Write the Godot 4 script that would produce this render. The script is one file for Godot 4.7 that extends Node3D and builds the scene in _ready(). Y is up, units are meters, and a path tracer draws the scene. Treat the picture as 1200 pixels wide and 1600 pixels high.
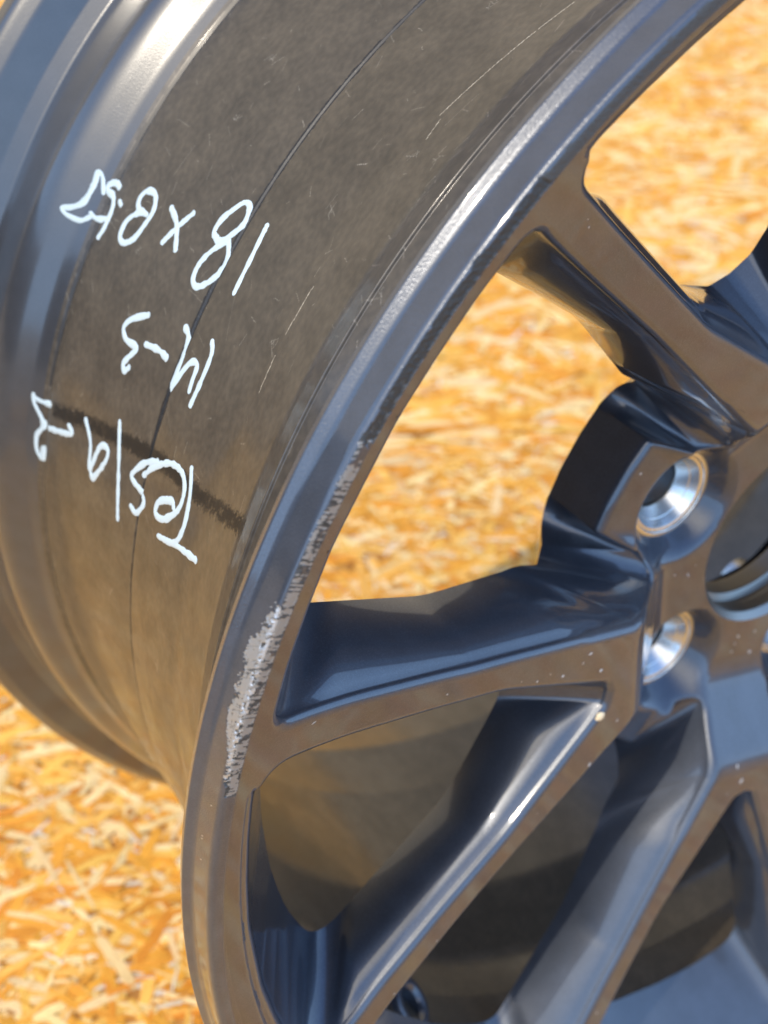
extends Node3D

const MM := 0.001
const CENTRE_Y := 0.2495          # height of the wheel's axis above the board
const V0 := 112.36                # direction of one pair of spokes, degrees
var rng := RandomNumberGenerator.new()
var mats := {}

# ------------------------------------------------------------------ helpers
func tag(o: Node, label := "", category := "", group := "", kind := "") -> void:
	if label: o.set_meta("label", label)
	if category: o.set_meta("category", category)
	if group: o.set_meta("group", group)
	if kind: o.set_meta("kind", kind)

func put(called: String, mesh: Mesh, m: Material, parent: Node, at := Transform3D.IDENTITY) -> MeshInstance3D:
	var o := MeshInstance3D.new()
	o.name = called
	o.mesh = mesh
	if m: o.material_override = m
	o.transform = at
	parent.add_child(o, true)
	return o

class Geo:
	var v := PackedVector3Array()
	var n := PackedVector3Array()
	var uv := PackedVector2Array()
	var i := PackedInt32Array()
	func vert(p: Vector3, nn: Vector3, t := Vector2.ZERO) -> int:
		v.append(p)
		n.append(nn)
		uv.append(t)
		return v.size() - 1
	func tri(a: int, b: int, c: int) -> void:
		var g := (v[b] - v[a]).cross(v[c] - v[a])
		if g.dot(n[a] + n[b] + n[c]) > 0.0:
			i.append(a); i.append(c); i.append(b)
		else:
			i.append(a); i.append(b); i.append(c)
	func quad(a: int, b: int, c: int, d: int) -> void:
		tri(a, b, c)
		tri(a, c, d)
	func add_turned(o: Geo, deg: float, mirror: bool) -> void:
		var base := v.size()
		var ca := cos(deg_to_rad(deg))
		var sa := sin(deg_to_rad(deg))
		for k in o.v.size():
			var p := o.v[k]
			var q := o.n[k]
			if mirror:
				p.y = -p.y
				q.y = -q.y
			vert(Vector3(p.x * ca - p.y * sa, p.x * sa + p.y * ca, p.z), Vector3(q.x * ca - q.y * sa, q.x * sa + q.y * ca, q.z), o.uv[k])
		for k in range(0, o.i.size(), 3):
			i.append(base + o.i[k])
			i.append(base + o.i[k + (2 if mirror else 1)])
			i.append(base + o.i[k + (1 if mirror else 2)])
	func into(am: ArrayMesh, m: Material = null) -> ArrayMesh:
		if i.is_empty():
			return am
		var a := []
		a.resize(Mesh.ARRAY_MAX)
		var vs := PackedVector3Array()
		vs.resize(v.size())
		for k in v.size():
			vs[k] = v[k] * 0.001
		a[Mesh.ARRAY_VERTEX] = vs
		a[Mesh.ARRAY_NORMAL] = n
		a[Mesh.ARRAY_TEX_UV] = uv
		a[Mesh.ARRAY_INDEX] = i
		am.add_surface_from_arrays(Mesh.PRIMITIVE_TRIANGLES, a)
		if m: am.surface_set_material(am.get_surface_count() - 1, m)
		return am
	func mesh(m: Material = null) -> ArrayMesh:
		return into(ArrayMesh.new(), m)

func smin(a: float, b: float, k: float) -> float:
	var h := maxf(k - absf(a - b), 0.0) / k
	return minf(a, b) - h * h * k * 0.25

func smax(a: float, b: float, k: float) -> float:
	return -smin(-a, -b, k)

func lerp_table(x: float, xs: Array, ys: Array) -> float:
	if x <= xs[0]: return ys[0]
	for k in range(1, xs.size()):
		if x <= xs[k]:
			return lerpf(ys[k - 1], ys[k], (x - xs[k - 1]) / (xs[k] - xs[k - 1]))
	return ys[-1]

# corners: [Vector2, radius]; open line with rounded corners; the number of points depends only on the number of corners and on the steps
func rounded(c: Array, straight: Array, arc: int) -> PackedVector2Array:
	var out := PackedVector2Array()
	out.append(c[0][0])
	var last: Vector2 = c[0][0]
	for k in range(1, c.size()):
		var p: Vector2 = c[k][0]
		var a := p
		var b := p
		var is_end := k == c.size() - 1
		if not is_end:
			var prev: Vector2 = c[k - 1][0]
			var next: Vector2 = c[k + 1][0]
			var d0 := (prev - p).normalized()
			var d1 := (next - p).normalized()
			var half := acos(clampf(d0.dot(d1), -1.0, 1.0)) / 2.0
			var want: float = c[k][1] / maxf(tan(half), 0.001)
			want = minf(want, 0.49 * minf(prev.distance_to(p), next.distance_to(p)))
			a = p + d0 * want
			b = p + d1 * want
		var m: int = straight[k - 1]
		for s in range(1, m + 1):
			out.append(last.lerp(a, float(s) / m))
		if not is_end:
			for s in range(1, arc + 1):
				var t := float(s) / arc
				out.append(a.lerp(p, t).lerp(p.lerp(b, t), t))
		last = b
	return out

# surface of revolution round z; profile of (r, z), normals to the left of its direction (or right when flip)
func lathe(g: Geo, prof: PackedVector2Array, th0: float, th1: float, steps: int, flip := false, uv_kind := 0) -> void:
	var np := prof.size()
	var nr := PackedVector2Array()
	var len := PackedFloat32Array()
	len.resize(np)
	for k in np:
		var d := prof[mini(k + 1, np - 1)] - prof[maxi(k - 1, 0)]
		d = d.normalized()
		var q := Vector2(-d.y, d.x)
		nr.append(-q if flip else q)
		len[k] = 0.0 if k == 0 else len[k - 1] + prof[k].distance_to(prof[k - 1])
	var base := g.v.size()
	for s in steps + 1:
		var th := deg_to_rad(lerpf(th0, th1, float(s) / steps))
		var ca := cos(th)
		var sa := sin(th)
		for k in np:
			var t := Vector2(rad_to_deg(th), prof[k].y)
			if uv_kind == 1: t = Vector2((rad_to_deg(th) - TEX_TH0) / (TEX_TH1 - TEX_TH0), (-prof[k].y - 30.0) / 200.0)
			elif uv_kind == 2: t = Vector2(rad_to_deg(th) / 120.0, -prof[k].y / 200.0)
			g.vert(Vector3(prof[k].x * ca, prof[k].x * sa, prof[k].y), Vector3(nr[k].x * ca, nr[k].x * sa, nr[k].y), t)
	for s in steps:
		for k in np - 1:
			var a := base + s * np + k
			g.quad(a, a + 1, a + np + 1, a + np)

func noise(seed_: int, freq: float, octaves := 3, kind := FastNoiseLite.TYPE_SIMPLEX_SMOOTH) -> FastNoiseLite:
	var f := FastNoiseLite.new()
	f.seed = seed_
	f.noise_type = kind
	f.frequency = freq
	f.fractal_type = FastNoiseLite.FRACTAL_FBM if octaves > 1 else FastNoiseLite.FRACTAL_NONE
	f.fractal_octaves = octaves
	return f

func noise_tex(seed_: int, size: int, freq: float, ramp: Array, octaves := 4, normal := 0.0) -> NoiseTexture2D:
	var t := NoiseTexture2D.new()
	t.width = size
	t.height = size
	t.seamless = true
	t.noise = noise(seed_, freq, octaves)
	if normal > 0.0:
		t.as_normal_map = true
		t.bump_strength = normal
	elif ramp.size():
		var gr := Gradient.new()
		gr.offsets = PackedFloat32Array([0.0, 0.35, 0.65, 1.0])
		gr.colors = PackedColorArray(ramp)
		t.color_ramp = gr
	return t

func lin(r: float, g: float, b: float) -> Color:
	return Color(r, g, b).linear_to_srgb()

# ------------------------------------------------------------------ materials
func make_materials() -> void:
	var speck := noise_tex(5, 512, 0.35, [], 2, 1.6)
	var p := StandardMaterial3D.new()                  # anthracite metallic paint under clear coat
	p.albedo_color = lin(0.086, 0.102, 0.130)
	p.albedo_texture = flake()
	p.metallic = 0.45
	p.metallic_specular = 0.6
	p.roughness = 0.36
	p.normal_enabled = true
	p.normal_texture = speck
	p.normal_scale = 0.16
	p.uv1_triplanar = true
	p.uv1_scale = Vector3(9, 9, 9)
	p.clearcoat_enabled = true
	p.clearcoat = 1.0
	p.clearcoat_roughness = 0.06
	mats.paint = p
	var q: StandardMaterial3D = p.duplicate()          # the same paint, rubbed and pitted on the edge of the rim
	q.normal_scale = 0.5
	q.metallic = 0.35
	q.roughness = 0.30
	q.uv1_scale = Vector3(14, 14, 14)
	q.clearcoat_roughness = 0.07
	mats.lip = q
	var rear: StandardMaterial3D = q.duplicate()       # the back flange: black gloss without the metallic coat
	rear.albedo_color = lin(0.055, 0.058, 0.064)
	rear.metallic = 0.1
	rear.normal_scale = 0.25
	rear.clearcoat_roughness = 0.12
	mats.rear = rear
	var w := StandardMaterial3D.new()
	w.albedo_color = lin(0.055, 0.057, 0.058)
	w.metallic = 0.15
	w.roughness = 0.55
	w.normal_enabled = true
	w.normal_texture = speck
	w.normal_scale = 0.9
	w.uv1_triplanar = true
	w.uv1_scale = Vector3(10, 10, 10)
	mats.worn = w
	var gd := StandardMaterial3D.new()
	gd.albedo_color = lin(0.035, 0.038, 0.04)
	gd.metallic = 0.2
	gd.roughness = 0.5
	mats.gouge = gd
	var al := StandardMaterial3D.new()
	al.albedo_color = lin(0.50, 0.51, 0.52)
	al.metallic = 0.8
	al.roughness = 0.42
	mats.scraped = al
	var rub: StandardMaterial3D = al.duplicate()
	rub.albedo_color = lin(0.27, 0.26, 0.245)
	rub.metallic = 0.55
	rub.roughness = 0.55
	mats.rubbed = rub
	var s := StandardMaterial3D.new()
	s.albedo_color = lin(0.66, 0.66, 0.64)
	s.metallic = 1.0
	s.roughness = 0.25
	mats.bright = s
	var ma: StandardMaterial3D = s.duplicate()
	ma.albedo_color = lin(0.30, 0.29, 0.27)
	ma.roughness = 0.36
	mats.machined = ma
	var ink := StandardMaterial3D.new()
	ink.albedo_color = lin(0.47, 0.57, 0.62)
	ink.roughness = 0.45
	ink.clearcoat_enabled = true
	ink.clearcoat = 0.4
	ink.clearcoat_roughness = 0.2
	mats.ink = ink
	var chip := StandardMaterial3D.new()
	chip.albedo_color = lin(0.75, 0.60, 0.38)
	chip.roughness = 0.8
	mats.chip = chip
	var dust := StandardMaterial3D.new()
	dust.albedo_color = lin(0.40, 0.39, 0.37)
	dust.roughness = 0.7
	mats.dust = dust

func flake() -> ImageTexture:                           # grime and metal flake of the paint
	var r := RandomNumberGenerator.new()
	r.seed = 3
	var im: Image = noise(8, 0.012, 5).get_seamless_image(640, 640)
	im.convert(Image.FORMAT_RGB8)
	for y in 640:
		for x in 640:
			var g := 0.74 + 0.16 * im.get_pixel(x, y).r
			var f := r.randf()
			g *= 0.86 + 0.16 * f
			if f > 0.93: g = minf(1.0, g * 1.45)
			im.set_pixel(x, y, Color(g, g, minf(1.0, g * 1.03)))
	return ImageTexture.create_from_image(im)

# the paint of the barrel: dust, scratches, grime in the machined lines and the marker stripe, over 155 degrees by 200 mm
const TEX_TH0 := 85.0
const TEX_TH1 := 240.0
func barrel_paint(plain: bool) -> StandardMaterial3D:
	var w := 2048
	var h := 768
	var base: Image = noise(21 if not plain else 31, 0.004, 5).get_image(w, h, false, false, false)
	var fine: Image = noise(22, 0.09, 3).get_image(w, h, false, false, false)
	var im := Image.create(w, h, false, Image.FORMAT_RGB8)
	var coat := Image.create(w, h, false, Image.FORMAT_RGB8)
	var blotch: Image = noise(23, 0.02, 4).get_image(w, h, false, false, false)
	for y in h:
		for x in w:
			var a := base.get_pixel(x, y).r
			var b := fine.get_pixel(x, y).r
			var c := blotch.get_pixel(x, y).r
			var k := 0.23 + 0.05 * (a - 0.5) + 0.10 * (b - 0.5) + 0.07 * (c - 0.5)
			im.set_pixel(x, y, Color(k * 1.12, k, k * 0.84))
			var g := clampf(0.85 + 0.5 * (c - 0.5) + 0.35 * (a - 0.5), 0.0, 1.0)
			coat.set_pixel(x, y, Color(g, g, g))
	if not plain:
		var r := RandomNumberGenerator.new()
		r.seed = 4
		for n in 900:                                  # short scuffs and nicks
			var p := Vector2(r.randf() * w, r.randf() * h)
			var l := r.randf_range(2, 16) * (3.0 if r.randf() < 0.06 else 1.0)
			var d := Vector2.from_angle(r.randfn(-1.0, 0.8)) * l
			line(im, p, p + d, r.randf_range(0.5, 1.3), Color(0.78, 0.76, 0.72), r.randf_range(0.10, 0.45), r)
		for n in 60:                                   # small pale blots
			var p := Vector2(r.randf() * w, r.randf() * h)
			for k in 5:
				line(im, p + Vector2(r.randfn(0, 4), r.randfn(0, 4)), p + Vector2(r.randfn(0, 4), r.randfn(0, 4)), 1.2, Color(0.7, 0.69, 0.66), 0.35, r)
		for s in [[119.1, -58.2, 121.6, -60.4], [121.8, -60.6, 129.1, -66.6], [129.3, -65, 130.8, -64.0], [142.0, -68.0, 145.5, -68.4], [147, -68.2, 149.6, -67.4]]:
			line(im, texel(s[0], s[1]), texel(s[2], s[3]), 1.3, Color(0.85, 0.82, 0.75), 0.85, r)
		var j := noise(9, 0.02, 2)
		for x in range(0, w):                          # grime in the turned line, thicker above the stripe
			var th := lerpf(TEX_TH0, TEX_TH1, float(x) / w)
			var half := 5.0 if th < 160.5 else 1.2
			if th > 100.0 and th < 126.0: half = 3.5
			half += 1.2 * j.get_noise_1d(x * 3.0)
			var cy := texel(th, -110.6).y
			for y in range(int(cy - half), int(cy + half) + 1):
				var on := 0.9 if r.randf() < 0.9 else 0.3
				blend(im, x, y, Color(0.08, 0.08, 0.09), on)
				blend(coat, x, y, Color.BLACK, on)
			half = 1.4 + 0.8 * j.get_noise_1d(x * 2.0 + 900.0)
			cy = texel(th, -177.0).y
			if th < 163.0:
				for y in range(int(cy - half), int(cy + half) + 1):
					blend(im, x, y, Color(0.10, 0.09, 0.08), 0.75)
					blend(coat, x, y, Color.BLACK, 0.7)
		var stripe := [164.7, -173.5, 162.9, -153.0, 160.9, -124.4, 159.4, -100.6, 158.5, -75.2, 156.3, -46.0]
		for k in 30000:                                # dry black marker stripe across the barrel
			var t := r.randf() * 5.0
			var n := int(t)
			var f := t - n
			var th: float = lerpf(stripe[n * 2], stripe[n * 2 + 2], f)
			var z: float = lerpf(stripe[n * 2 + 1], stripe[n * 2 + 3], f)
			var p := texel(th + r.randfn(0, 0.30), z)
			if 0.6 * j.get_noise_2d(p.x * 4.0, p.y * 4.0) + r.randf() * 0.7 > 0.12 + 0.06 * absf(t - 2.5):
				for dx in 1 + int(r.randf() * 2.0):
					blend(im, int(p.x) + dx, int(p.y), Color(0.07, 0.065, 0.06), 0.8)
					blend(coat, int(p.x) + dx, int(p.y), Color.BLACK, 0.85)
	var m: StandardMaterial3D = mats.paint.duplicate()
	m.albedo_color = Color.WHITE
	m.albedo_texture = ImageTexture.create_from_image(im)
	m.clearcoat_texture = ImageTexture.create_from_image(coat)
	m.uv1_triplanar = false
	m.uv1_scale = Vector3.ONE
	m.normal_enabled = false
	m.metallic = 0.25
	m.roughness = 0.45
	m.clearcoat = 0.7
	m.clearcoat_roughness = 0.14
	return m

func texel(th: float, z: float) -> Vector2:
	return Vector2((th - TEX_TH0) / (TEX_TH1 - TEX_TH0) * 2048.0, (-z - 30.0) / 200.0 * 768.0)

func blend(im: Image, x: int, y: int, c: Color, a: float) -> void:
	if x >= 0 and y >= 0 and x < im.get_width() and y < im.get_height():
		im.set_pixel(x, y, im.get_pixel(x, y).lerp(c, a))

func line(im: Image, a: Vector2, b: Vector2, width: float, c: Color, alpha: float, r: RandomNumberGenerator) -> void:
	var n := int(a.distance_to(b)) + 1
	for k in n + 1:
		var p := a.lerp(b, float(k) / n)
		var f := alpha * r.randf_range(0.4, 1.0)
		blend(im, int(p.x), int(p.y), c, f)
		if width > 1.0:
			blend(im, int(p.x), int(p.y) + 1, c, f * (width - 1.0) * 2.0)

# ------------------------------------------------------------------ the cast front of the wheel, one half of a spoke pair (0 to 36 degrees), millimetres
const LUG := Vector2(46.24, 33.59)
func w_edge(a: float) -> float:
	return 23.0 + 0.415 * (a - 90.0)

var face := PackedFloat32Array()
func make_face() -> void:                              # height of the front over the radius, one value per half millimetre from 40 on
	var rough_ := PackedFloat32Array()
	for k in 440:
		rough_.append(lerp_table(40.0 + 0.5 * k, [40.0, 82.0, 110.0, 140.0, 170.0, 200.0, 215.0, 228.0, 238.0, 260.0], [-38.3, -33.3, -30.0, -26.4, -22.3, -17.5, -14.0, -10.0, -6.7, 0.5]))
	for k in 440:
		var sum := 0.0
		var n := 0
		for j in range(maxi(0, k - 11), mini(439, k + 11) + 1):
			sum += rough_[j]
			n += 1
		face.append(sum / n)

func face_z(r: float) -> float:
	var t := clampf((r - 40.0) * 2.0, 0.0, 438.0)
	var k := int(t)
	return lerpf(face[k], face[k + 1], t - k)

func front(x: float, y: float) -> float:
	var c := absf(y)
	var r := sqrt(x * x + c * c)
	var outer := face_z(r)
	if r > 224.0:                                      # shallow ledge in front of each narrow window
		var th := rad_to_deg(atan2(c, x))
		var k := clampf((15.8 - th) / 0.5, 0.0, 1.0) * clampf((232.6 - r) / 1.0, 0.0, 1.0)
		outer -= 1.5 * k * k * (3.0 - 2.0 * k)
	if r > 112.0:
		return outer
	var inner := (x - 56.0) / 26.0
	var side := 1.0 - (c - maxf(w_edge(x), 12.0)) / 18.0
	var t := smin(inner, side, 0.22)
	t = smin(smax(t, 0.0, 0.22), 1.0, 0.16)
	var f := lerpf(-56.0, outer, t)
	var d := Vector2(x, c).distance_to(LUG)
	if d < 32.0:
		f = smin(f, -64.3 + maxf(d - 15.2, 0.0) * 1.7, 3.0)
	return f

func front_normal(x: float, y: float) -> Vector3:
	var e := 0.25
	return Vector3((front(x - e, y) - front(x + e, y)) / (2 * e), (front(x, y - e) - front(x, y + e)) / (2 * e), 1.0).normalized()

func polar(r: float, deg: float) -> Vector2:
	return Vector2.from_angle(deg_to_rad(deg)) * r

func back_z(r: float, wide: bool) -> float:
	if wide:
		return lerp_table(r, [36.0, 91.8, 98.0, 108.0, 126.0, 205.0, 225.0], [-80.5, -80.0, -70.0, -60.0, -55.5, -43.5, -42.0])
	return lerp_table(r, [36.0, 84.0, 112.0, 126.0, 215.0], [-80.5, -79.0, -58.5, -55.5, -42.0])

func loops(wide: bool) -> Array:
	if wide:
		var f := [[polar(91.5, 36.0), 0], [polar(91.72, 32.0), 30.0], [polar(91.4, 25.5), 2.5], [Vector2(66.5, 26.0), 6.0], [Vector2(63.0, 16.5), 4.0], [Vector2(85.0, 21.2), 6.0], [Vector2(150, 48.3), 90.0], [Vector2(213.8, 77.8), 6.5], [polar(227.8, 24.5), 60.0], [polar(227.8, 28.5), 60.0], [polar(228.25, 32), 60.0], [polar(227.7, 36), 0]]
		var b := [[polar(91.5, 36.0), 0], [polar(91.72, 32.0), 30.0], [polar(91.5, 26.5), 6.0], [Vector2(88.5, 32.0), 8.0], [Vector2(97.0, 32.0), 9.0], [Vector2(112.0, 42.0), 30.0], [Vector2(148, 54.0), 60.0], [Vector2(190.0, 79.0), 13.0], [polar(208.0, 25.5), 60.0], [polar(208.6, 29.0), 60.0], [polar(209.3, 32.0), 60.0], [polar(208.8, 36), 0]]
		var st := [4, 4, 8, 5, 8, 14, 30, 4, 4, 4, 4]
		return [rounded(f, st, 8), rounded(b, st, 8)]
	var f2 := [[Vector2(96.0, 0), 0], [Vector2(97.2, 4.6), 3.6], [Vector2(139, 30.5), 60.0], [Vector2(219.0, 65.0), 9.0], [polar(227.8, 11.5), 60.0], [polar(227.8, 7.5), 60.0], [polar(228.1, 3.5), 60.0], [Vector2(227.7, 0), 0]]
	var b2 := [[Vector2(118.0, 0), 0], [Vector2(119.5, 8.0), 5.0], [Vector2(143, 33.0), 40.0], [Vector2(199, 55.0), 12.0], [polar(208.8, 9.0), 60.0], [polar(209.0, 6.0), 60.0], [polar(209.3, 3.0), 60.0], [Vector2(209.0, 0), 0]]
	var st2 := [3, 14, 30, 4, 4, 4, 4]
	return [rounded(f2, st2, 8), rounded(b2, st2, 8)]

# the line moved outwards from the window, mirrored at its two ends
func moved(l: PackedVector2Array, by: float, axis_deg: float, window_inside: float) -> PackedVector2Array:
	var out := PackedVector2Array()
	var ax := Vector2.from_angle(deg_to_rad(axis_deg))
	for k in l.size():
		var n: Vector2
		if k == 0: n = -ax
		elif k == l.size() - 1: n = ax
		else:
			var d := (l[k + 1] - l[k]).normalized() + (l[k] - l[k - 1]).normalized()
			d = d.normalized()
			n = Vector2(d.y, -d.x) * window_inside
		out.append(l[k] + n * by)
	return out

var nar_edge := PackedVector2Array()
var wid_edge := PackedVector2Array()
var half_spoke := Geo.new()
var half_hub := Geo.new()
var half_rim := Geo.new()
const R_BORE := 35.5
const R_RIM := 238.0
const R_SPOKE_OUT := 221.0
const R_SPOKE_IN := 90.0

func geo_for(r: float) -> Geo:
	return half_rim if r > R_SPOKE_OUT else (half_hub if r < R_SPOKE_IN else half_spoke)

func build_half() -> void:
	var fillet := 2.9
	var nar: Array = loops(false)
	var wid: Array = loops(true)
	var nar_out := moved(nar[0], fillet, 0.0, -1.0)
	var wid_out := moved(wid[0], fillet, 36.0, 1.0)
	# window walls
	for wide in [false, true]:
		var L: Array = wid if wide else nar
		var levels := []
		var arcs := 6
		for k in arcs + 1:
			var ph := float(k) / arcs * PI / 2
			var row := PackedVector3Array()
			var o := moved(L[0], fillet * (1.0 - sin(ph)), 36.0 if wide else 0.0, 1.0 if wide else -1.0)
			for j in o.size():
				row.append(Vector3(o[j].x, o[j].y, front(o[j].x, o[j].y) - fillet * (1.0 - cos(ph))))
			levels.append(row)
		var first: PackedVector3Array = levels[-1]
		var deep := 18
		var shifted := moved(L[0], -1.0, 36.0 if wide else 0.0, 1.0 if wide else -1.0)
		var into_window := PackedVector2Array()
		for j in first.size(): into_window.append(shifted[j] - L[0][j])
		for k in range(1, deep + 1):
			var t := float(k) / deep
			var row := PackedVector3Array()
			for j in first.size():
				var b: Vector2 = L[1][j]
				var e := Vector3(b.x, b.y, back_z(b.length(), wide))
				var p := first[j].lerp(e, t)
				var fr := Vector2(levels[0][j].x, levels[0][j].y).length()
				var belly: float = smoothstep(88.0, 112.0, fr) * (1.0 - smoothstep(206.0, 220.0, fr)) * (2.0 if wide else 3.4)
				var u := pow(t, 0.8)
				p += Vector3(into_window[j].x, into_window[j].y, 0) * (belly * 4.0 * u * (1.0 - u))
				row.append(p)
			levels.append(row)
		var grids := {}
		var nl := levels.size()
		var nj := first.size()
		var nor := []
		var jm := nj - 20
		var turned: bool = (levels[3][jm] - levels[1][jm]).cross(levels[2][jm + 1] - levels[2][jm - 1]).z < 0.0
		for k in nl:
			var rown := PackedVector3Array()
			for j in nj:
				var pu: Vector3 = levels[mini(k + 1, nl - 1)][j] - levels[maxi(k - 1, 0)][j]
				var pv: Vector3
				if j == 0 or j == nj - 1:
					var ax := Vector2.from_angle(deg_to_rad(36.0 if wide else 0.0))
					pv = Vector3(-ax.y, ax.x, 0)
					if pv.dot(levels[k][mini(j + 1, nj - 1)] - levels[k][maxi(j - 1, 0)]) < 0.0: pv = -pv
				else:
					pv = levels[k][j + 1] - levels[k][j - 1]
				var nn := pu.cross(pv).normalized()
				if k == 0:
					nn = front_normal(levels[0][j].x, levels[0][j].y)
				elif turned:
					nn = -nn
				rown.append(nn)
			nor.append(rown)
		for j in nj - 1:
			var rr := Vector2(first[j].x, first[j].y).length()
			var g := geo_for(rr)
			var prev := []
			for k in nl:
				var a := g.vert(levels[k][j], nor[k][j])
				var b := g.vert(levels[k][j + 1], nor[k][j + 1])
				if k: g.quad(prev[0], prev[1], b, a)
				prev = [a, b]
	# front face: points, triangles, heights
	var pts := PackedVector2Array()
	var edge := PackedVector2Array()
	edge.append_array(nar_out)
	edge.append_array(wid_out)
	var r := R_BORE
	while r < nar_out[0].x - 1.5:
		edge.append(Vector2(r, 0)); r += 1.8
	r = nar_out[-1].x + 0.9
	while r < R_RIM - 0.5:
		edge.append(Vector2(r, 0)); r += 1.2
	r = R_BORE
	while r < wid_out[0].length() - 1.5:
		edge.append(polar(r, 36)); r += 1.8
	r = wid_out[-1].length() + 0.9
	while r < R_RIM - 0.5:
		edge.append(polar(r, 36)); r += 1.2
	for k in 25:
		edge.append(polar(R_BORE, 36.0 * k / 24.0))
	for k in 97:
		edge.append(polar(R_RIM, 36.0 * k / 96.0))
	pts.append_array(edge)
	for rr in [230.6, 231.4, 232.0, 232.6, 233.4, 234.6]:
		for k in range(1, 80):
			pts.append(polar(rr, 36.0 * k / 80.0))
	for rr in [15.4, 16.2, 17.0, 17.9, 18.8, 19.7, 20.7, 21.8]:
		for k in 49:
			var q: Vector2 = LUG + Vector2.from_angle(deg_to_rad(36.0 + 180.0 * k / 48.0 - 180.0)) * float(rr)
			if q.length() > 37.0 and q.angle() < deg_to_rad(35.5) and not Geometry2D.is_point_in_polygon(q, wid_out): pts.append(q)
	nar_edge = nar_out
	wid_edge = wid_out
	var nar_poly := nar_out.duplicate()
	var wid_poly := wid_out.duplicate()
	var cell := {}
	for p in pts:
		var key := Vector2i(int(p.x / 2.0), int(p.y / 2.0))
		if not cell.has(key): cell[key] = []
		cell[key].append(p)
	var step := 1.9
	var iy := 0
	var y := 0.4
	while y < 142.0:
		var x := 28.0 + (0.5 * step if iy % 2 else 0.0)
		while x < R_RIM:
			var p := Vector2(x, y)
			var rr := p.length()
			var fine := rr < 112.0 or rr > 216.0
			var skip := not fine and (iy % 2 == 1 or int((x - 28.0) / step) % 2 == 1)
			if not skip and rr > R_BORE + 1.0 and rr < R_RIM - 1.2 and atan2(y, x) < deg_to_rad(36) - 0.8 / rr and not Geometry2D.is_point_in_polygon(p, nar_poly) and not Geometry2D.is_point_in_polygon(p, wid_poly):
				var near := false
				var key := Vector2i(int(p.x / 2.0), int(p.y / 2.0))
				for dx in [-1, 0, 1]:
					for dy in [-1, 0, 1]:
						for q in cell.get(key + Vector2i(dx, dy), []):
							if q.distance_squared_to(p) < 1.0: near = true
				if not near: pts.append(p)
			x += step
		y += step * 0.866
		iy += 1
	# drop doubles
	var seen := {}
	var clean := PackedVector2Array()
	for p in pts:
		var key := Vector2i(int(round(p.x * 20.0)), int(round(p.y * 20.0)))
		if not seen.has(key):
			seen[key] = true
			clean.append(p)
	var tris := Geometry2D.triangulate_delaunay(clean)
	var ids := [{}, {}, {}]
	for k in range(0, tris.size(), 3):
		var a := clean[tris[k]]
		var b := clean[tris[k + 1]]
		var c := clean[tris[k + 2]]
		var m := (a + b + c) / 3.0
		var rr := m.length()
		if rr > R_RIM or rr < R_BORE - 0.05 or Geometry2D.is_point_in_polygon(m, nar_poly) or Geometry2D.is_point_in_polygon(m, wid_poly): continue
		if absf((b - a).cross(c - a)) < 0.002 or m.distance_to(LUG) < 15.3: continue
		var which := 2 if rr > R_SPOKE_OUT else (1 if rr < R_SPOKE_IN else 0)
		var g: Geo = [half_spoke, half_hub, half_rim][which]
		var got := []
		for s in 3:
			var n := tris[k + s]
			if not ids[which].has(n):
				var p := clean[n]
				ids[which][n] = g.vert(Vector3(p.x, p.y, front(p.x, p.y)), front_normal(p.x, p.y))
			got.append(ids[which][n])
		g.tri(got[0], got[1], got[2])
	# back face
	var bp := PackedVector2Array()
	for k in range(0, nar[1].size()): bp.append(nar[1][k])
	for k in range(0, wid[1].size()): bp.append(wid[1][k])
	for k in 13: bp.append(polar(36.0, 3.0 * k))
	for k in 25: bp.append(polar(214.0, 1.5 * k))
	r = 42.0
	while r < 116.0:
		bp.append(Vector2(r, 0)); r += 6.0
	r = 42.0
	while r < 102.0:
		bp.append(polar(r, 36)); r += 6.0
	for p in [polar(60, 12), polar(60, 24), polar(80, 9), polar(80, 18), polar(80, 27), polar(100, 14), polar(98, 7)]: bp.append(p)
	var bt := Geometry2D.triangulate_delaunay(bp)
	var bn: PackedVector2Array = nar[1]
	var bw: PackedVector2Array = wid[1]
	var made := [{}, {}, {}]
	for k in range(0, bt.size(), 3):
		var m := (bp[bt[k]] + bp[bt[k + 1]] + bp[bt[k + 2]]) / 3.0
		if m.length() < 35.0 or Geometry2D.is_point_in_polygon(m, bn) or Geometry2D.is_point_in_polygon(m, bw): continue
		if absf((bp[bt[k + 1]] - bp[bt[k]]).cross(bp[bt[k + 2]] - bp[bt[k]])) < 0.002: continue
		var which := 2 if m.length() > 200.0 else (1 if m.length() < 100.0 else 0)
		var g: Geo = [half_spoke, half_hub, half_rim][which]
		var got := []
		for s in 3:
			var n := bt[k + s]
			if not made[which].has(n):
				var p := bp[n]
				var dn := 1e9
				var dw := 1e9
				for q in bn: dn = minf(dn, q.distance_to(p))
				for q in bw: dw = minf(dw, q.distance_to(p))
				var z := (back_z(p.length(), false) * (dw + 0.001) + back_z(p.length(), true) * (dn + 0.001)) / (dn + dw + 0.002)
				made[which][n] = g.vert(Vector3(p.x, p.y, z), Vector3(0, 0, -1))
			got.append(made[which][n])
		g.tri(got[0], got[1], got[2])

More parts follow.
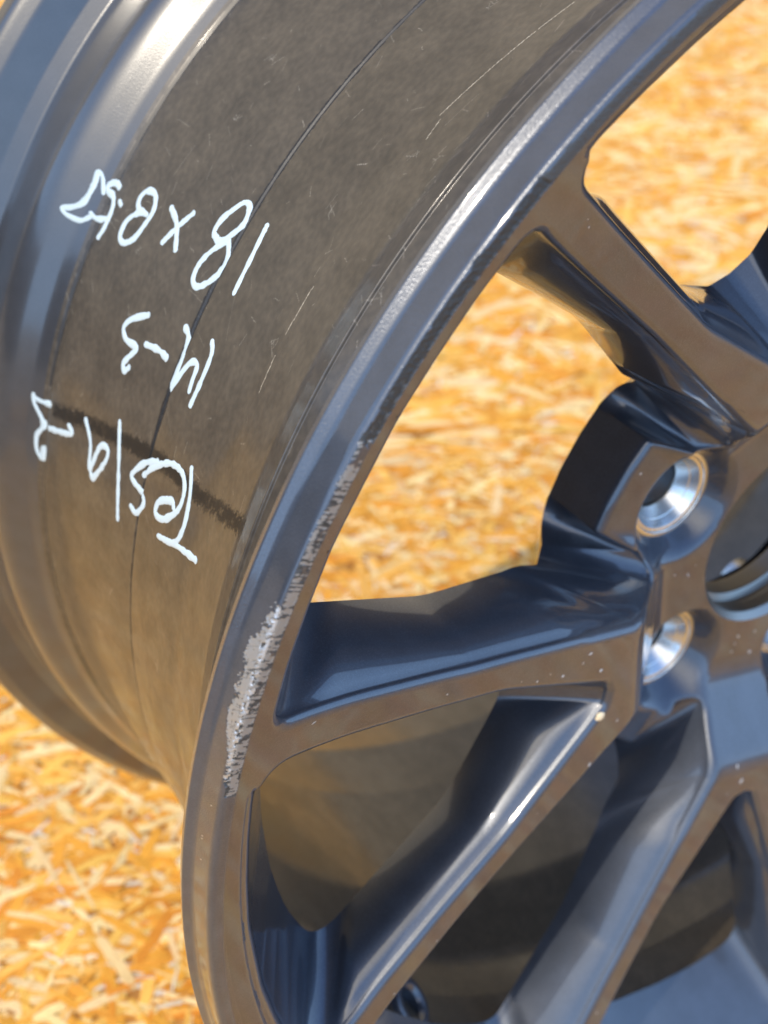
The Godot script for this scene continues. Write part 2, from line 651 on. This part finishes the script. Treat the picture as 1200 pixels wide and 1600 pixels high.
# ------------------------------------------------------------------ rim
func lip_profile() -> PackedVector2Array:
	var c := [[Vector2(238, face_z(238.0)), 0], [Vector2(240.2, face_z(240.2)), 0.9], [Vector2(241.5, 0.1), 0.6], [Vector2(245.3, 0.0), 2.7], [Vector2(245.2, -8.9), 3.2], [Vector2(246.9, -11.3), 0.9], [Vector2(246.3, -13.4), 1.0], [Vector2(244.5, -14.9), 2.0], [Vector2(229, -14.9), 0]]
	return rounded(c, [2, 4, 5, 5, 5, 5, 2, 4], 7)

func outer_profile() -> PackedVector2Array:
	var c := [[Vector2(229, -14.9), 0], [Vector2(228.4, -18), 3.0], [Vector2(228.9, -37.0), 0.3], [Vector2(228.3, -37.6), 0.3], [Vector2(229.3, -38.3), 0.5], [Vector2(224.8, -48), 25.0], [Vector2(219.2, -72), 60.0], [Vector2(216.0, -109.7), 0.3], [Vector2(215.3, -110.5), 0.4], [Vector2(215.7, -111.3), 0.3], [Vector2(216, -150), 60.0], [Vector2(216.4, -176.6), 0.6], [Vector2(217.2, -177.6), 0.6], [Vector2(219.6, -182.5), 12.0], [Vector2(227.6, -192.0), 16.0], [Vector2(228.4, -212.5), 2.0], [Vector2(233.0, -216.5), 4.0], [Vector2(242.5, -220.8), 6.0], [Vector2(247.5, -225.5), 6.0], [Vector2(247.3, -233.5), 4.0], [Vector2(243.5, -236.5), 3.0], [Vector2(236, -236.2), 0]]
	return rounded(c, [1, 3, 2, 2, 3, 5, 5, 2, 2, 5, 4, 1, 3, 4, 5, 2, 3, 3, 3, 2, 3], 6)

func inner_profile() -> PackedVector2Array:
	var c := [[Vector2(236, -236.2), 0], [Vector2(214, -234), 6.0], [Vector2(204.5, -206), 12.0], [Vector2(202.5, -172), 14.0], [Vector2(205.5, -112), 40.0], [Vector2(212.5, -80), 30.0], [Vector2(210.2, -60), 10.0], [Vector2(210.0, -41.8), 0]]
	return rounded(c, [3, 6, 6, 8, 6, 4, 3], 5)

var prof_r := PackedVector2Array()
func barrel_r(z: float) -> float:
	for k in range(1, prof_r.size()):
		if prof_r[k].y <= z:
			var a := prof_r[k - 1]
			var b := prof_r[k]
			return lerpf(a.x, b.x, (z - a.y) / minf(b.y - a.y, -1e-4))
	return prof_r[-1].x

func lip_mesh() -> ArrayMesh:
	var prof := lip_profile()
	var am := ArrayMesh.new()
	var whole := Geo.new()
	lathe(whole, prof, 172.0, 450.0, 420, false)      # sound part of the lip: 172 to 450 (= 90) degrees
	whole.into(am, mats.lip)
	# damaged part, 90 to 172 degrees, with gouges as relief
	var n0 := noise(41, 0.55, 3)
	var n1 := noise(42, 0.12, 3)
	var n2 := noise(43, 1.6, 2)
	# finer profile
	var fp := PackedVector2Array()
	for k in prof.size() - 1:
		var seg := prof[k].distance_to(prof[k + 1])
		var m := maxi(1, int(ceil(seg / 0.45))) if prof[k].x > 239.0 and prof[k].y > -13.0 else 1
		for s in m: fp.append(prof[k].lerp(prof[k + 1], float(s) / m))
	fp.append(prof[-1])
	var np := fp.size()
	var pn := PackedVector2Array()
	for k in np:
		var d := (fp[mini(k + 1, np - 1)] - fp[maxi(k - 1, 0)]).normalized()
		pn.append(Vector2(-d.y, d.x))
	var steps := 1300
	var rows := []
	var kinds := []
	for s in steps + 1:
		var th := lerpf(90.0, 172.0, float(s) / steps)
		var arc := th * 4.25
		var row := PackedVector3Array()
		var kr := PackedInt32Array()
		for k in np:
			var r := fp[k].x
			var z := fp[k].y
			var u := arc
			var v := maxf(r - 241.6, -0.4) - (z if r > 241.2 else 0.6)                   # across the lip: 0 at the inner edge, about 2.5 on the ridge, 9 at the start of the outer side
			var a := n0.get_noise_2d(u, v)
			var b := n1.get_noise_2d(u, v * 2.0)
			var c := n2.get_noise_2d(u, v)
			var deep := 0.0
			var kind := 0
			var chat := n2.get_noise_2d(u * 0.75, v * 0.10 + 40.0)      # chatter marks across the lip
			if v > 0.3 and v < 2.7 + 0.5 * b and th < 131.0:
				kind = 1
				deep = 0.05 + 0.08 * a
			elif th >= 130.8 + 0.6 * b and th < 145.4 + 0.5 * a and v > 0.2 + 0.4 * a and v < 2.9 + 1.1 * b:
				kind = 2
				deep = 0.28 + 0.20 * a + 0.06 * c
				if th > 142.0 and a > 0.12: kind = 1
			elif th >= 144.8 and th < 166.2:
				var open := smoothstep(144.8, 149.0, th)
				var full := smoothstep(152.5, 158.0, th)
				if v > 0.2 + 0.5 * a and v < 3.1 + 0.8 * b + 0.5 * c and b * 1.4 + a * 0.4 + open * 1.3 > 0.6:
					var tone := chat + 0.5 * b + 0.3 * a
					deep = 0.10 + 0.05 * chat + 0.05 * a
					kind = 3 if tone > 0.02 else (1 if tone > -0.45 else 2)
				elif v >= 2.6 and v < 8.4 + 2.0 * b + 0.5 * a + 0.9 * c - 5.5 * (1.0 - full) - maxf(0.0, th - 161.5) * 1.3:
					if full * 1.5 + a * 0.7 + b * 0.4 > 0.8:
						var hatch := 0.55 * n2.get_noise_2d(u * 0.8 - v * 0.45, v * 0.10) + 0.8 * n2.get_noise_2d(u * 0.10 + 300.0, v * 0.9) + 0.35 * b + 0.3 * a
						kind = 4 if hatch > -0.06 else (3 if hatch > -0.34 else 1)
						deep = 0.14 - 0.10 * clampf(hatch, -0.6, 0.6) + 0.04 * a
				if kind and th > 156.5 and absf(v - 4.0 - 1.2 * b + (th - 160.0) * 0.14) < 0.25 + 1.1 * a:
					kind = 2
					deep = 0.30
				if th > 164.6 and b + a < 0.0 and kind: kind = 2
			elif v > 7.5 and v < 9.5 and c > 0.40 and b > 0.25 and th > 158.0:
				kind = 4
			var q := fp[k] - pn[k] * deep
			var tr := deg_to_rad(th)
			row.append(Vector3(q.x * cos(tr), q.x * sin(tr), q.y))
			kr.append(kind)
		rows.append(row)
		kinds.append(kr)
	var geos := [Geo.new(), Geo.new(), Geo.new(), Geo.new(), Geo.new()]
	var nrows := []
	for s in steps + 1:
		var tr := deg_to_rad(lerpf(90.0, 172.0, float(s) / steps))
		var nrow := PackedVector3Array()
		for k in np:
			var pu: Vector3 = rows[mini(s + 1, steps)][k] - rows[maxi(s - 1, 0)][k]
			var pv: Vector3 = rows[s][mini(k + 1, np - 1)] - rows[s][maxi(k - 1, 0)]
			var nn := pu.cross(pv).normalized()
			if nn.dot(Vector3(pn[k].x * cos(tr), pn[k].x * sin(tr), pn[k].y)) < 0.0: nn = -nn
			nrow.append(nn)
		nrows.append(nrow)
	var seen := [{}, {}, {}, {}, {}]
	for s in steps:
		for k in np - 1:
			var kd: int = mini(maxi(kinds[s][k], kinds[s + 1][k + 1]), 4)
			var got := []
			for q in [[s, k], [s, k + 1], [s + 1, k + 1], [s + 1, k]]:
				var key: int = q[0] * 1000 + q[1]
				if not seen[kd].has(key): seen[kd][key] = geos[kd].vert(rows[q[0]][q[1]], nrows[q[0]][q[1]])
				got.append(seen[kd][key])
			geos[kd].quad(got[0], got[1], got[2], got[3])
	var ms := [mats.lip, mats.worn, mats.gouge, mats.rubbed, mats.scraped]
	for k in 5: geos[k].into(am, ms[k])
	return am

func stroke(g: Geo, p: Array, width: float) -> void:
	# a brush line on the barrel: p holds degrees and millimetres in turn
	var ctrl := PackedVector2Array()
	for k in range(0, p.size(), 2): ctrl.append(Vector2(p[k] * 3.77, p[k + 1]))
	var path := PackedVector2Array()
	for k in ctrl.size() - 1:
		var a := ctrl[maxi(k - 1, 0)]
		var d := ctrl[mini(k + 2, ctrl.size() - 1)]
		var n := maxi(2, int(ctrl[k].distance_to(ctrl[k + 1]) / 0.35))
		for s in n: path.append(ctrl[k].cubic_interpolate(ctrl[k + 1], a, d, float(s) / n))
	path.append(ctrl[-1])
	var d0 := (path[0] - path[1]).normalized() * width * 0.5
	var d1 := (path[-1] - path[-2]).normalized() * width * 0.5
	var full := PackedVector2Array()
	var half := PackedFloat32Array()
	for k in 5:
		var t := 1.0 - k / 5.0
		full.append(path[0] + d0 * t)
		half.append(sqrt(maxf(0.0, 1.0 - t * t)))
	for q in path:
		full.append(q)
		half.append(1.0)
	for k in range(1, 6):
		var t := k / 5.0
		full.append(path[-1] + d1 * t)
		half.append(sqrt(maxf(0.0, 1.0 - t * t)))
	var wob := noise(int(p[0] * 10.0), 0.25, 2)
	var base := g.v.size()
	var cols := 7
	for k in full.size():
		var d := (full[mini(k + 1, full.size() - 1)] - full[maxi(k - 1, 0)]).normalized()
		var side := Vector2(-d.y, d.x)
		var hw := width * 0.5 * half[k] * (1.0 + 0.36 * wob.get_noise_1d(k * 0.4)) * (0.74 if full[k].y < -178.0 else 1.0)
		for c in cols:
			var t := c / (cols - 1.0) * 2.0 - 1.0
			var q := full[k] + side * t * hw
			var th := deg_to_rad(q.x / 3.77)
			var up := 0.30 * sqrt(maxf(0.0, 1.0 - t * t)) * (0.4 + 0.6 * half[k]) - 0.02
			var rad := barrel_r(q.y) + up
			var tilt := side * t * 0.45
			var tang := Vector3(-sin(th), cos(th), 0)
			var nn := (Vector3(cos(th), sin(th), 0) + tang * tilt.x + Vector3(0, 0, 1) * tilt.y).normalized()
			g.vert(Vector3(rad * cos(th), rad * sin(th), q.y), nn)
	for k in full.size() - 1:
		for c in cols - 1:
			var a := base + k * cols + c
			g.quad(a, a + 1, a + cols + 1, a + cols)

func build_wheel() -> void:
	var wheel := Node3D.new()
	wheel.name = "alloy_wheel"
	wheel.position = Vector3(0, CENTRE_Y, 0)
	add_child(wheel)
	tag(wheel, "dark grey ten-spoke alloy car wheel with scraped lip and white handwriting on its barrel", "car wheel")
	make_face()
	build_half()
	# barrel
	prof_r = outer_profile()
	var bm := ArrayMesh.new()
	var detail := Geo.new()
	var cut := 0
	while prof_r[cut].y > -178.4: cut += 1
	var dusty := prof_r.slice(0, cut + 1)
	var clean_part := prof_r.slice(cut)
	lathe(detail, dusty, TEX_TH0, TEX_TH1, 260, false, 1)
	detail.into(bm, barrel_paint(false))
	var clean := Geo.new()
	lathe(clean, clean_part, 0.0, 360.0, 420, false, 1)
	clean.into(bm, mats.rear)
	var rest := Geo.new()
	lathe(rest, dusty, TEX_TH1, 360.0 + TEX_TH0, 300, false, 1)
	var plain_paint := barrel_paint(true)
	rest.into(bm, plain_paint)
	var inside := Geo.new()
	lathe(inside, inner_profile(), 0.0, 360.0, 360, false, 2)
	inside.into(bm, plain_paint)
	var barrel := put("barrel", bm, null, wheel)
	# writing
	var lines := [
		[[140.9, -101.3, 143.4, -100.0, 145.8, -99.4], [143.7, -119.4, 143.5, -121.8, 142.5, -121.6, 141.4, -119.2, 140.5, -116.3, 140.6, -113.3, 141.8, -112.0, 143.1, -114.9, 143.8, -117.9, 143.7, -120.8],
			[143.4, -114.0, 144.4, -118.0, 145.9, -121.0, 147.1, -120.7, 147.4, -117.5, 146.4, -113.0, 145.0, -110.5, 144.0, -111.7, 143.4, -113.8],
			[144.1, -145.4, 144.8, -139.4, 146.3, -134.4], [143.4, -134.7, 144.9, -138.4, 146.5, -141.7],
			[145.7, -155.4, 145.7, -160.6, 145.0, -162.3, 144.2, -160.3, 144.1, -155.8, 145.1, -153.1, 146.5, -154.1, 147.8, -156.1, 148.6, -160.1, 148.4, -163.4, 147.2, -163.6, 146.2, -160.6, 145.8, -157.4],
			[146.3, -171.2, 146.4, -170.1], [145.4, -174.9, 145.3, -177.1, 145.7, -178.5, 146.1, -178.2, 146.4, -175.2, 147.2, -173.4, 148.7, -173.3, 149.6, -174.3],
			[148.1, -174.7, 148.5, -177.8, 148.4, -179.8], [146.4, -179.3, 145.5, -181.3, 145.3, -183.1, 146.3, -182.7, 147.9, -183.3, 148.7, -185.5, 149.1, -187.4, 149.4, -186.0, 149.3, -182.3, 148.7, -180.1]],
		[[151.6, -133.7, 152.8, -141.0, 153.8, -143.6, 154.4, -140.3, 154.3, -133.8, 155.4, -136.2, 156.1, -137.8, 156.5, -136.2, 156.0, -134.3], [153.5, -129.5, 153.1, -122.7, 153.1, -117.6],
			[150.3, -114.4, 150.7, -111.5, 152.3, -110.2, 154.6, -110.4, 152.7, -106.9, 151.8, -104.4, 151.7, -101.2, 152.9, -100.6, 153.5, -100.2], [149.6, -98.7, 150.3, -96.5, 152.2, -96.2, 154.2, -97.0]],
		[[164.5, -182.2, 165.2, -181.5, 166.6, -177.6, 167.9, -179.7, 169.2, -179.4, 169.8, -177.4, 168.8, -176.8], [164.7, -181.4, 164.7, -178.8, 164.6, -176.0],
			[166.6, -174.4, 166.1, -169.1, 165.3, -161.2, 164.8, -158.6, 164.6, -161.3], [162.7, -151.1, 164.0, -145.8, 166.1, -144.1, 163.5, -139.7, 163.0, -134.9, 164.0, -134.7, 166.4, -140.9, 166.3, -142.9],
			[160.2, -131.1, 163.5, -126.3, 167.3, -122.6], [159.9, -105.0, 160.9, -111.9, 162.4, -117.3, 163.1, -117.7, 163.3, -110.6, 163.8, -108.1, 165.2, -112.0, 165.2, -115.5],
			[161.9, -111.7, 160.6, -107.0, 159.0, -98.1, 158.6, -90.0, 159.5, -86.1, 161.1, -86.9, 162.9, -93.7, 163.3, -99.5, 162.2, -98.7, 161.1, -91.7, 161.3, -89.7],
			[157.7, -85.7, 159.3, -82.5, 161.4, -81.4, 163.0, -83.3, 163.7, -86.4, 164.5, -94.9], [163.5, -84.9, 163.0, -77.2, 162.5, -70.2]]]
	var says := ["white handwriting of the size, the topmost line", "white handwriting of a letter and a number, the middle line", "white handwriting of a word and a number, the lowest line"]
	for k in 3:
		var g := Geo.new()
		for s in lines[k]: stroke(g, s, 2.05)
		var o := put("handwriting", g.mesh(), mats.ink, barrel)
		tag(o, says[k])
	# lip and rim face
	var lip := put("rim_lip", lip_mesh(), null, wheel)
	tag(lip, "rim edge with scraped and gouged kerb damage")
	var rim := Geo.new()
	var hub := Geo.new()
	for k in 5:
		for mirror in [false, true]:
			rim.add_turned(half_rim, V0 + 72.0 * k, mirror)
			hub.add_turned(half_hub, V0 + 72.0 * k, mirror)
	put("rim_face", rim.mesh(), mats.paint, wheel)
	# spokes
	var plus := Geo.new()
	plus.add_turned(half_spoke, 0.0, false)
	var minus := Geo.new()
	minus.add_turned(half_spoke, 0.0, true)
	var plus_mesh := plus.mesh()
	var minus_mesh := minus.mesh()
	for k in 5:
		for mirror in [false, true]:
			put("spoke", minus_mesh if mirror else plus_mesh, mats.paint, wheel, Transform3D(Basis(Vector3(0, 0, 1), deg_to_rad(V0 + 72.0 * k)), Vector3.ZERO))
	# hub with bore
	var bore := rounded([[Vector2(35.5, -56), 0], [Vector2(33.2, -58.4), 0.8], [Vector2(32.9, -63.5), 0.5], [Vector2(34.6, -64.6), 0.5], [Vector2(34.6, -67.2), 0.5], [Vector2(32.1, -68.6), 0.6], [Vector2(32.05, -76), 0.5], [Vector2(36, -77), 0]], [2, 3, 2, 3, 2, 4, 2], 4)
	var bore_geo := Geo.new()
	lathe(bore_geo, bore, 0, 360, 120, false)
	var hub_part := put("hub", hub.mesh(), mats.paint, wheel)
	put("centre_bore", bore_geo.mesh(), mats.machined, hub_part)
	# lug seats
	var seat := Geo.new()
	lathe(seat, rounded([[Vector2(16.2, -68.4), 0], [Vector2(15.7, -66.7), 0.6], [Vector2(14.2, -66.7), 0.4], [Vector2(13.9, -67.5), 0.2], [Vector2(12.9, -67.7), 0.3], [Vector2(11.2, -70.4), 0.15], [Vector2(11.0, -70.5), 0.15], [Vector2(8.6, -74.4), 0.6], [Vector2(8.4, -75.4), 0.3], [Vector2(8.4, -96.0), 0]], [2, 2, 2, 2, 4, 1, 4, 2, 2], 4), 0, 360, 72, false)
	var seat_mesh := seat.mesh()
	for k in 5:
		var a := V0 + 36.0 + 72.0 * k
		var p := polar(57.15, a)
		put("lug_seat", seat_mesh, mats.bright, hub_part, Transform3D(Basis.IDENTITY, Vector3(p.x, p.y, 3.2) * MM))
	# a chip in the paint and specks of dust
	var chip_at := polar(99.5, V0 + 72.0 + 4.6)
	var blob := Geo.new()
	var cn := noise(77, 0.5, 2)
	for k in 13:
		for j in 7:
			var a := TAU * k / 12.0
			var t := j / 6.0
			var rr := 1.9 * sin(t * PI / 2) * (1.0 + 0.35 * cn.get_noise_2d(cos(a) * 3.0, sin(a) * 3.0))
			blob.vert(Vector3(rr * cos(a), rr * sin(a), 0.7 * cos(t * PI / 2) - 0.25), Vector3(cos(a) * sin(t * PI / 2), sin(a) * sin(t * PI / 2), 0.3 + cos(t * PI / 2)).normalized())
	for k in 12:
		for j in 6: blob.quad(k * 7 + j, k * 7 + j + 1, k * 7 + j + 8, k * 7 + j + 7)
	put("paint_chip", blob.mesh(), mats.chip, wheel, Transform3D(Basis.IDENTITY, Vector3(chip_at.x, chip_at.y, face_z(99.5) - 0.3) * MM))
	var specks := Geo.new()
	var sr := RandomNumberGenerator.new()
	sr.seed = 31
	for n in 420:
		var rr := sr.randf_range(40.0, 232.0)
		var th := sr.randf_range(0.0, 72.0) - 36.0
		var q := polar(rr, th)
		var half := Vector2(q.x, absf(q.y))
		if Geometry2D.is_point_in_polygon(half, nar_edge) or Geometry2D.is_point_in_polygon(half, wid_edge) or half.distance_to(LUG) < 24.0: continue
		var turn := V0 + 72.0 * float(sr.randi_range(0, 4))
		var fn := front_normal(half.x, half.y)
		if q.y < 0.0: fn.y = -fn.y
		if fn.z < 0.85: continue
		var size := absf(sr.randfn(0.0, 0.30)) + 0.16
		var long_ := 1.0 + (sr.randf() * 3.0 if sr.randf() < 0.25 else sr.randf() * 0.5)
		var dir := sr.randf() * TAU
		var one := Geo.new()
		var c := one.vert(Vector3(q.x, q.y, front(half.x, half.y) + 0.10), fn)
		var ring_ := []
		for k in 8:
			var a := TAU * k / 8.0
			var o := Vector2(cos(a) * long_, sin(a)).rotated(dir) * size * sr.randf_range(0.7, 1.2)
			ring_.append(one.vert(Vector3(q.x + o.x, q.y + o.y, front(half.x + o.x, absf(q.y + o.y)) + 0.01), (fn + Vector3(o.x, o.y, 0) * 0.6).normalized()))
		for k in 8: one.tri(c, ring_[k], ring_[(k + 1) % 8])
		specks.add_turned(one, turn, false)
	var sp := put("dust_specks", specks.mesh(), mats.dust, wheel)
	tag(sp, "", "", "", "stuff")
	# valve hole in the rim wall at the foot of the wheel
	var ring := Geo.new()
	lathe(ring, rounded([[Vector2(10.5, -2.0), 0], [Vector2(9.6, 1.2), 1.2], [Vector2(6.8, 1.2), 1.0], [Vector2(5.7, -0.5), 0.6], [Vector2(5.7, -9), 0]], [2, 2, 2, 2], 4), 0, 360, 48, false)
	var vp := polar(207.5, 222.0)
	var zax := (Vector3(-vp.x, -vp.y, 0).normalized() * 0.9 + Vector3(0, 0, 0.43)).normalized()
	var xax := Vector3(0, 0, 1).cross(zax).normalized()
	put("valve_hole", ring.mesh(), mats.paint, wheel, Transform3D(Basis(xax, zax.cross(xax), zax), Vector3(vp.x, vp.y, -49.5) * MM))

# ------------------------------------------------------------------ floor of strand board
func build_floor() -> void:
	var ground := MeshInstance3D.new()
	var pm := PlaneMesh.new()
	pm.size = Vector2(80, 80)
	ground.mesh = pm
	ground.name = "ground"
	ground.position.y = -0.024
	var gm := StandardMaterial3D.new()
	gm.albedo_color = lin(0.30, 0.23, 0.15)
	gm.albedo_texture = noise_tex(61, 512, 0.02, [Color(0.7, 0.7, 0.7), Color(0.9, 0.9, 0.9), Color(1, 1, 1), Color(1, 1, 1)], 5)
	gm.uv1_triplanar = true
	gm.uv1_world_triplanar = true
	gm.uv1_scale = Vector3(0.4, 0.4, 0.4)
	gm.roughness = 0.9
	ground.material_override = gm
	add_child(ground)
	tag(ground, "grey brown ground round the strand boards", "", "", "structure")
	var floor_ := Node3D.new()
	floor_.name = "floor"
	add_child(floor_)
	tag(floor_, "floor of wood strand boards lying edge to edge", "", "", "structure")
	var grain := noise_tex(71, 256, 0.02, [Color(0.60, 0.56, 0.50), Color(0.86, 0.84, 0.80), Color(1, 1, 1), Color(1, 1, 1)], 4)
	var sm := StandardMaterial3D.new()
	sm.vertex_color_use_as_albedo = true
	sm.albedo_texture = grain
	sm.uv1_scale = Vector3(0.25, 2.0, 1)
	sm.roughness = 0.62
	sm.metallic_specular = 0.4
	mats.strand = sm
	var bm := StandardMaterial3D.new()
	bm.albedo_color = lin(0.42, 0.19, 0.04)
	bm.albedo_texture = grain
	bm.uv1_triplanar = true
	bm.uv1_scale = Vector3(3, 3, 3)
	bm.roughness = 0.8
	var box := BoxMesh.new()
	box.size = Vector3(2.44, 0.018, 1.2185)
	# strand shapes: thin splinters with ragged ends
	var d := Vector2(cos(deg_to_rad(30.0)), sin(deg_to_rad(30.0)))      # along the seam, in x and z
	var turn := Basis(Vector3.UP, -atan2(d.y, d.x))
	var strand_mesh := make_strand()
	for k in 3:
		var n0 := 0.503 - 0.6105 - 1.221 * (k - 1)                      # distance of the board's middle across the seam
		var mid: Vector3 = Vector3(0.5 * n0, 0, -0.866 * n0) + Vector3(d.x, 0, d.y) * [-0.35, 0.25, -0.2][k]
		var b := put("board", box, bm, floor_, Transform3D(turn, mid + Vector3(0, -0.0105, 0)))
		strands(b, strand_mesh, [90000, 170000, 30000][k], 900 + k, [1.0, 0.62, 1.0][k])

func make_strand() -> ArrayMesh:
	var g := Geo.new()
	var top := []
	var r := RandomNumberGenerator.new()
	r.seed = 12
	var n := 9
	# unit strand: length 1000 along x, width 1000 along z, thickness 1 along y (scaled per copy)
	for k in n:
		var t := float(k) / (n - 1)
		var x := (t - 0.5) * 1000.0
		var w := 500.0 * (1.0 - 0.5 * pow(absf(2.0 * t - 1.0), 6.0)) * r.randf_range(0.82, 1.0)
		var sh := r.randf_range(-60.0, 60.0)
		var a := g.vert(Vector3(x + r.randf_range(-30, 30), 1000.0, -w + sh), Vector3.UP, Vector2(t, 0))
		var b := g.vert(Vector3(x + r.randf_range(-30, 30), 1000.0, w + sh), Vector3.UP, Vector2(t, 1))
		var c := g.vert(Vector3(g.v[a].x, -1000.0, g.v[a].z), Vector3(0, 0, -1), Vector2(t, 0))
		var e := g.vert(Vector3(g.v[b].x, -1000.0, g.v[b].z), Vector3(0, 0, 1), Vector2(t, 1))
		var a2 := g.vert(g.v[a], Vector3(0, 0, -1), Vector2(t, 0))
		var b2 := g.vert(g.v[b], Vector3(0, 0, 1), Vector2(t, 1))
		top.append([a, b, c, e, a2, b2])
	for k in n - 1:
		var p: Array = top[k]
		var q: Array = top[k + 1]
		g.quad(p[0], p[1], q[1], q[0])
		g.quad(p[4], p[2], q[2], q[4])
		g.quad(p[5], p[3], q[3], q[5])
	return g.mesh()

func strands(board: Node3D, mesh: Mesh, count: int, seed_: int, fineness: float) -> void:
	var r := RandomNumberGenerator.new()
	r.seed = seed_
	var mm := MultiMesh.new()
	mm.transform_format = MultiMesh.TRANSFORM_3D
	mm.use_colors = true
	mm.mesh = mesh
	mm.instance_count = count
	for k in count:
		var small := r.randf() < 0.55
		var len := r.randf_range(0.008, 0.026) if small else r.randf_range(0.02, 0.06)
		var wid := r.randf_range(0.001, 0.0035) if small else r.randf_range(0.003, 0.010)
		len *= fineness
		wid *= fineness
		var ang := r.randfn(0.0, 0.75) if r.randf() < 0.75 else r.randf() * PI
		var hx := 1.22 - len * 0.4
		var p := Vector3(r.randf_range(-hx, hx), 0.009 + r.randf() * 0.0011, r.randf_range(-0.608, 0.608))
		if absf(p.z) > 0.585: ang = r.randfn(0.0, 0.25)
		var bas := Basis(Vector3.UP, ang) * Basis(Vector3.RIGHT, r.randfn(0, 0.012)) * Basis(Vector3.BACK, r.randfn(0, 0.004))
		mm.set_instance_transform(k, Transform3D(bas * Basis.from_scale(Vector3(len, 0.00035, wid)), p))
		var t := r.randf()
		var c: Color
		if t < 0.30: c = Color(0.74, 0.345, 0.042)
		elif t < 0.55: c = Color(0.82, 0.475, 0.105)
		elif t < 0.64: c = Color(0.66, 0.26, 0.028)
		elif t < 0.86: c = Color(0.86, 0.65, 0.32)
		elif small: c = Color(0.74, 0.67, 0.58)
		else: c = Color(0.84, 0.64, 0.34)
		var v := r.randf_range(0.84, 1.12)
		mm.set_instance_color(k, Color(c.r * v, c.g * v * r.randf_range(0.94, 1.05), c.b * v))
	var o := MultiMeshInstance3D.new()
	o.name = "wood_strands"
	o.multimesh = mm
	o.material_override = mats.strand
	board.add_child(o, true)
	tag(o, "", "", "", "stuff")

# ------------------------------------------------------------------ what the paint mirrors
func build_surroundings() -> void:
	var wall := MeshInstance3D.new()
	var b := BoxMesh.new()
	b.size = Vector3(14, 5.6, 0.3)
	wall.mesh = b
	wall.name = "house_wall"
	wall.transform = Transform3D(Basis(Vector3.UP, deg_to_rad(-20.0)), Vector3(0.6, 2.8 - 0.024, -4.2))
	var m := StandardMaterial3D.new()
	m.albedo_color = lin(0.68, 0.53, 0.34)
	m.albedo_texture = noise_tex(81, 512, 0.03, [Color(0.75, 0.75, 0.75), Color(0.9, 0.9, 0.9), Color(1, 1, 1), Color(1, 1, 1)], 5)
	m.uv1_triplanar = true
	m.uv1_scale = Vector3(0.5, 0.5, 0.5)
	m.roughness = 0.9
	wall.material_override = m
	add_child(wall)
	tag(wall, "beige rendered house wall behind the boards, seen only mirrored in the paint", "wall")
	var fence := MeshInstance3D.new()
	var f := BoxMesh.new()
	f.size = Vector3(0.05, 1.4, 5)
	fence.mesh = f
	fence.name = "fence"
	fence.transform = Transform3D(Basis(Vector3.UP, deg_to_rad(-12.0)), Vector3(-4.2, 0.68, -2.0))
	var fm := StandardMaterial3D.new()
	fm.albedo_color = lin(0.045, 0.04, 0.035)
	fm.albedo_texture = m.albedo_texture
	fm.uv1_triplanar = true
	fm.roughness = 0.8
	fence.material_override = fm
	add_child(fence)
	tag(fence, "dark timber fence to the left, seen only mirrored in the paint", "fence")

# ------------------------------------------------------------------ scene
func _ready() -> void:
	rng.seed = 7
	var cam := Camera3D.new()
	cam.name = "camera"
	cam.near = 0.02
	cam.far = 200.0
	var look := CameraAttributesPhysical.new()
	look.frustum_focal_length = 33.58
	look.frustum_focus_distance = 0.345
	look.exposure_aperture = 33.58 / 3.5
	look.frustum_near = 0.02
	look.frustum_far = 200.0
	cam.attributes = look
	cam.fov = 39.318
	var right := Vector3(0.84614, 0.0, 0.53296)
	var down := Vector3(-0.31342, -0.80881, 0.49759)
	var ahead := Vector3(0.43106, -0.58807, -0.68437)
	cam.transform = Transform3D(Basis(right, -down, -ahead).orthonormalized(), Vector3(-0.3237, 0.29321 + CENTRE_Y, 0.20203))
	add_child(cam)
	cam.current = true
	var we := WorldEnvironment.new()
	var env := Environment.new()
	env.background_mode = Environment.BG_SKY
	var sky := Sky.new()
	var ps := ProceduralSkyMaterial.new()
	ps.sky_top_color = Color(0.31, 0.42, 0.62)
	ps.sun_angle_max = 50.0
	ps.sun_curve = 0.55
	ps.sky_horizon_color = Color(0.66, 0.81, 0.98)
	ps.sky_curve = 0.55
	ps.sky_energy_multiplier = 1.05
	ps.ground_bottom_color = Color(0.45, 0.42, 0.38)
	ps.ground_horizon_color = Color(0.6, 0.58, 0.55)
	sky.sky_material = ps
	env.sky = sky
	env.background_energy_multiplier = 4.4
	env.tonemap_mode = Environment.TONE_MAPPER_LINEAR
	env.tonemap_exposure = 0.605
	env.sdfgi_enabled = true
	env.ssao_enabled = true
	env.ssil_enabled = true
	we.environment = env
	add_child(we)
	var sun := DirectionalLight3D.new()
	sun.name = "sun"
	sun.light_color = Color(1.0, 0.955, 0.88)
	sun.light_energy = 1.6
	sun.light_angular_distance = 0.5
	sun.shadow_enabled = true
	var s := Vector3(-0.58, 0.78, 0.215).normalized()   # towards the sun
	sun.transform = Transform3D(Basis.looking_at(-s, Vector3.UP), Vector3(0, 3, 0))
	add_child(sun)
	make_materials()
	build_surroundings()
	build_floor()
	build_wheel()
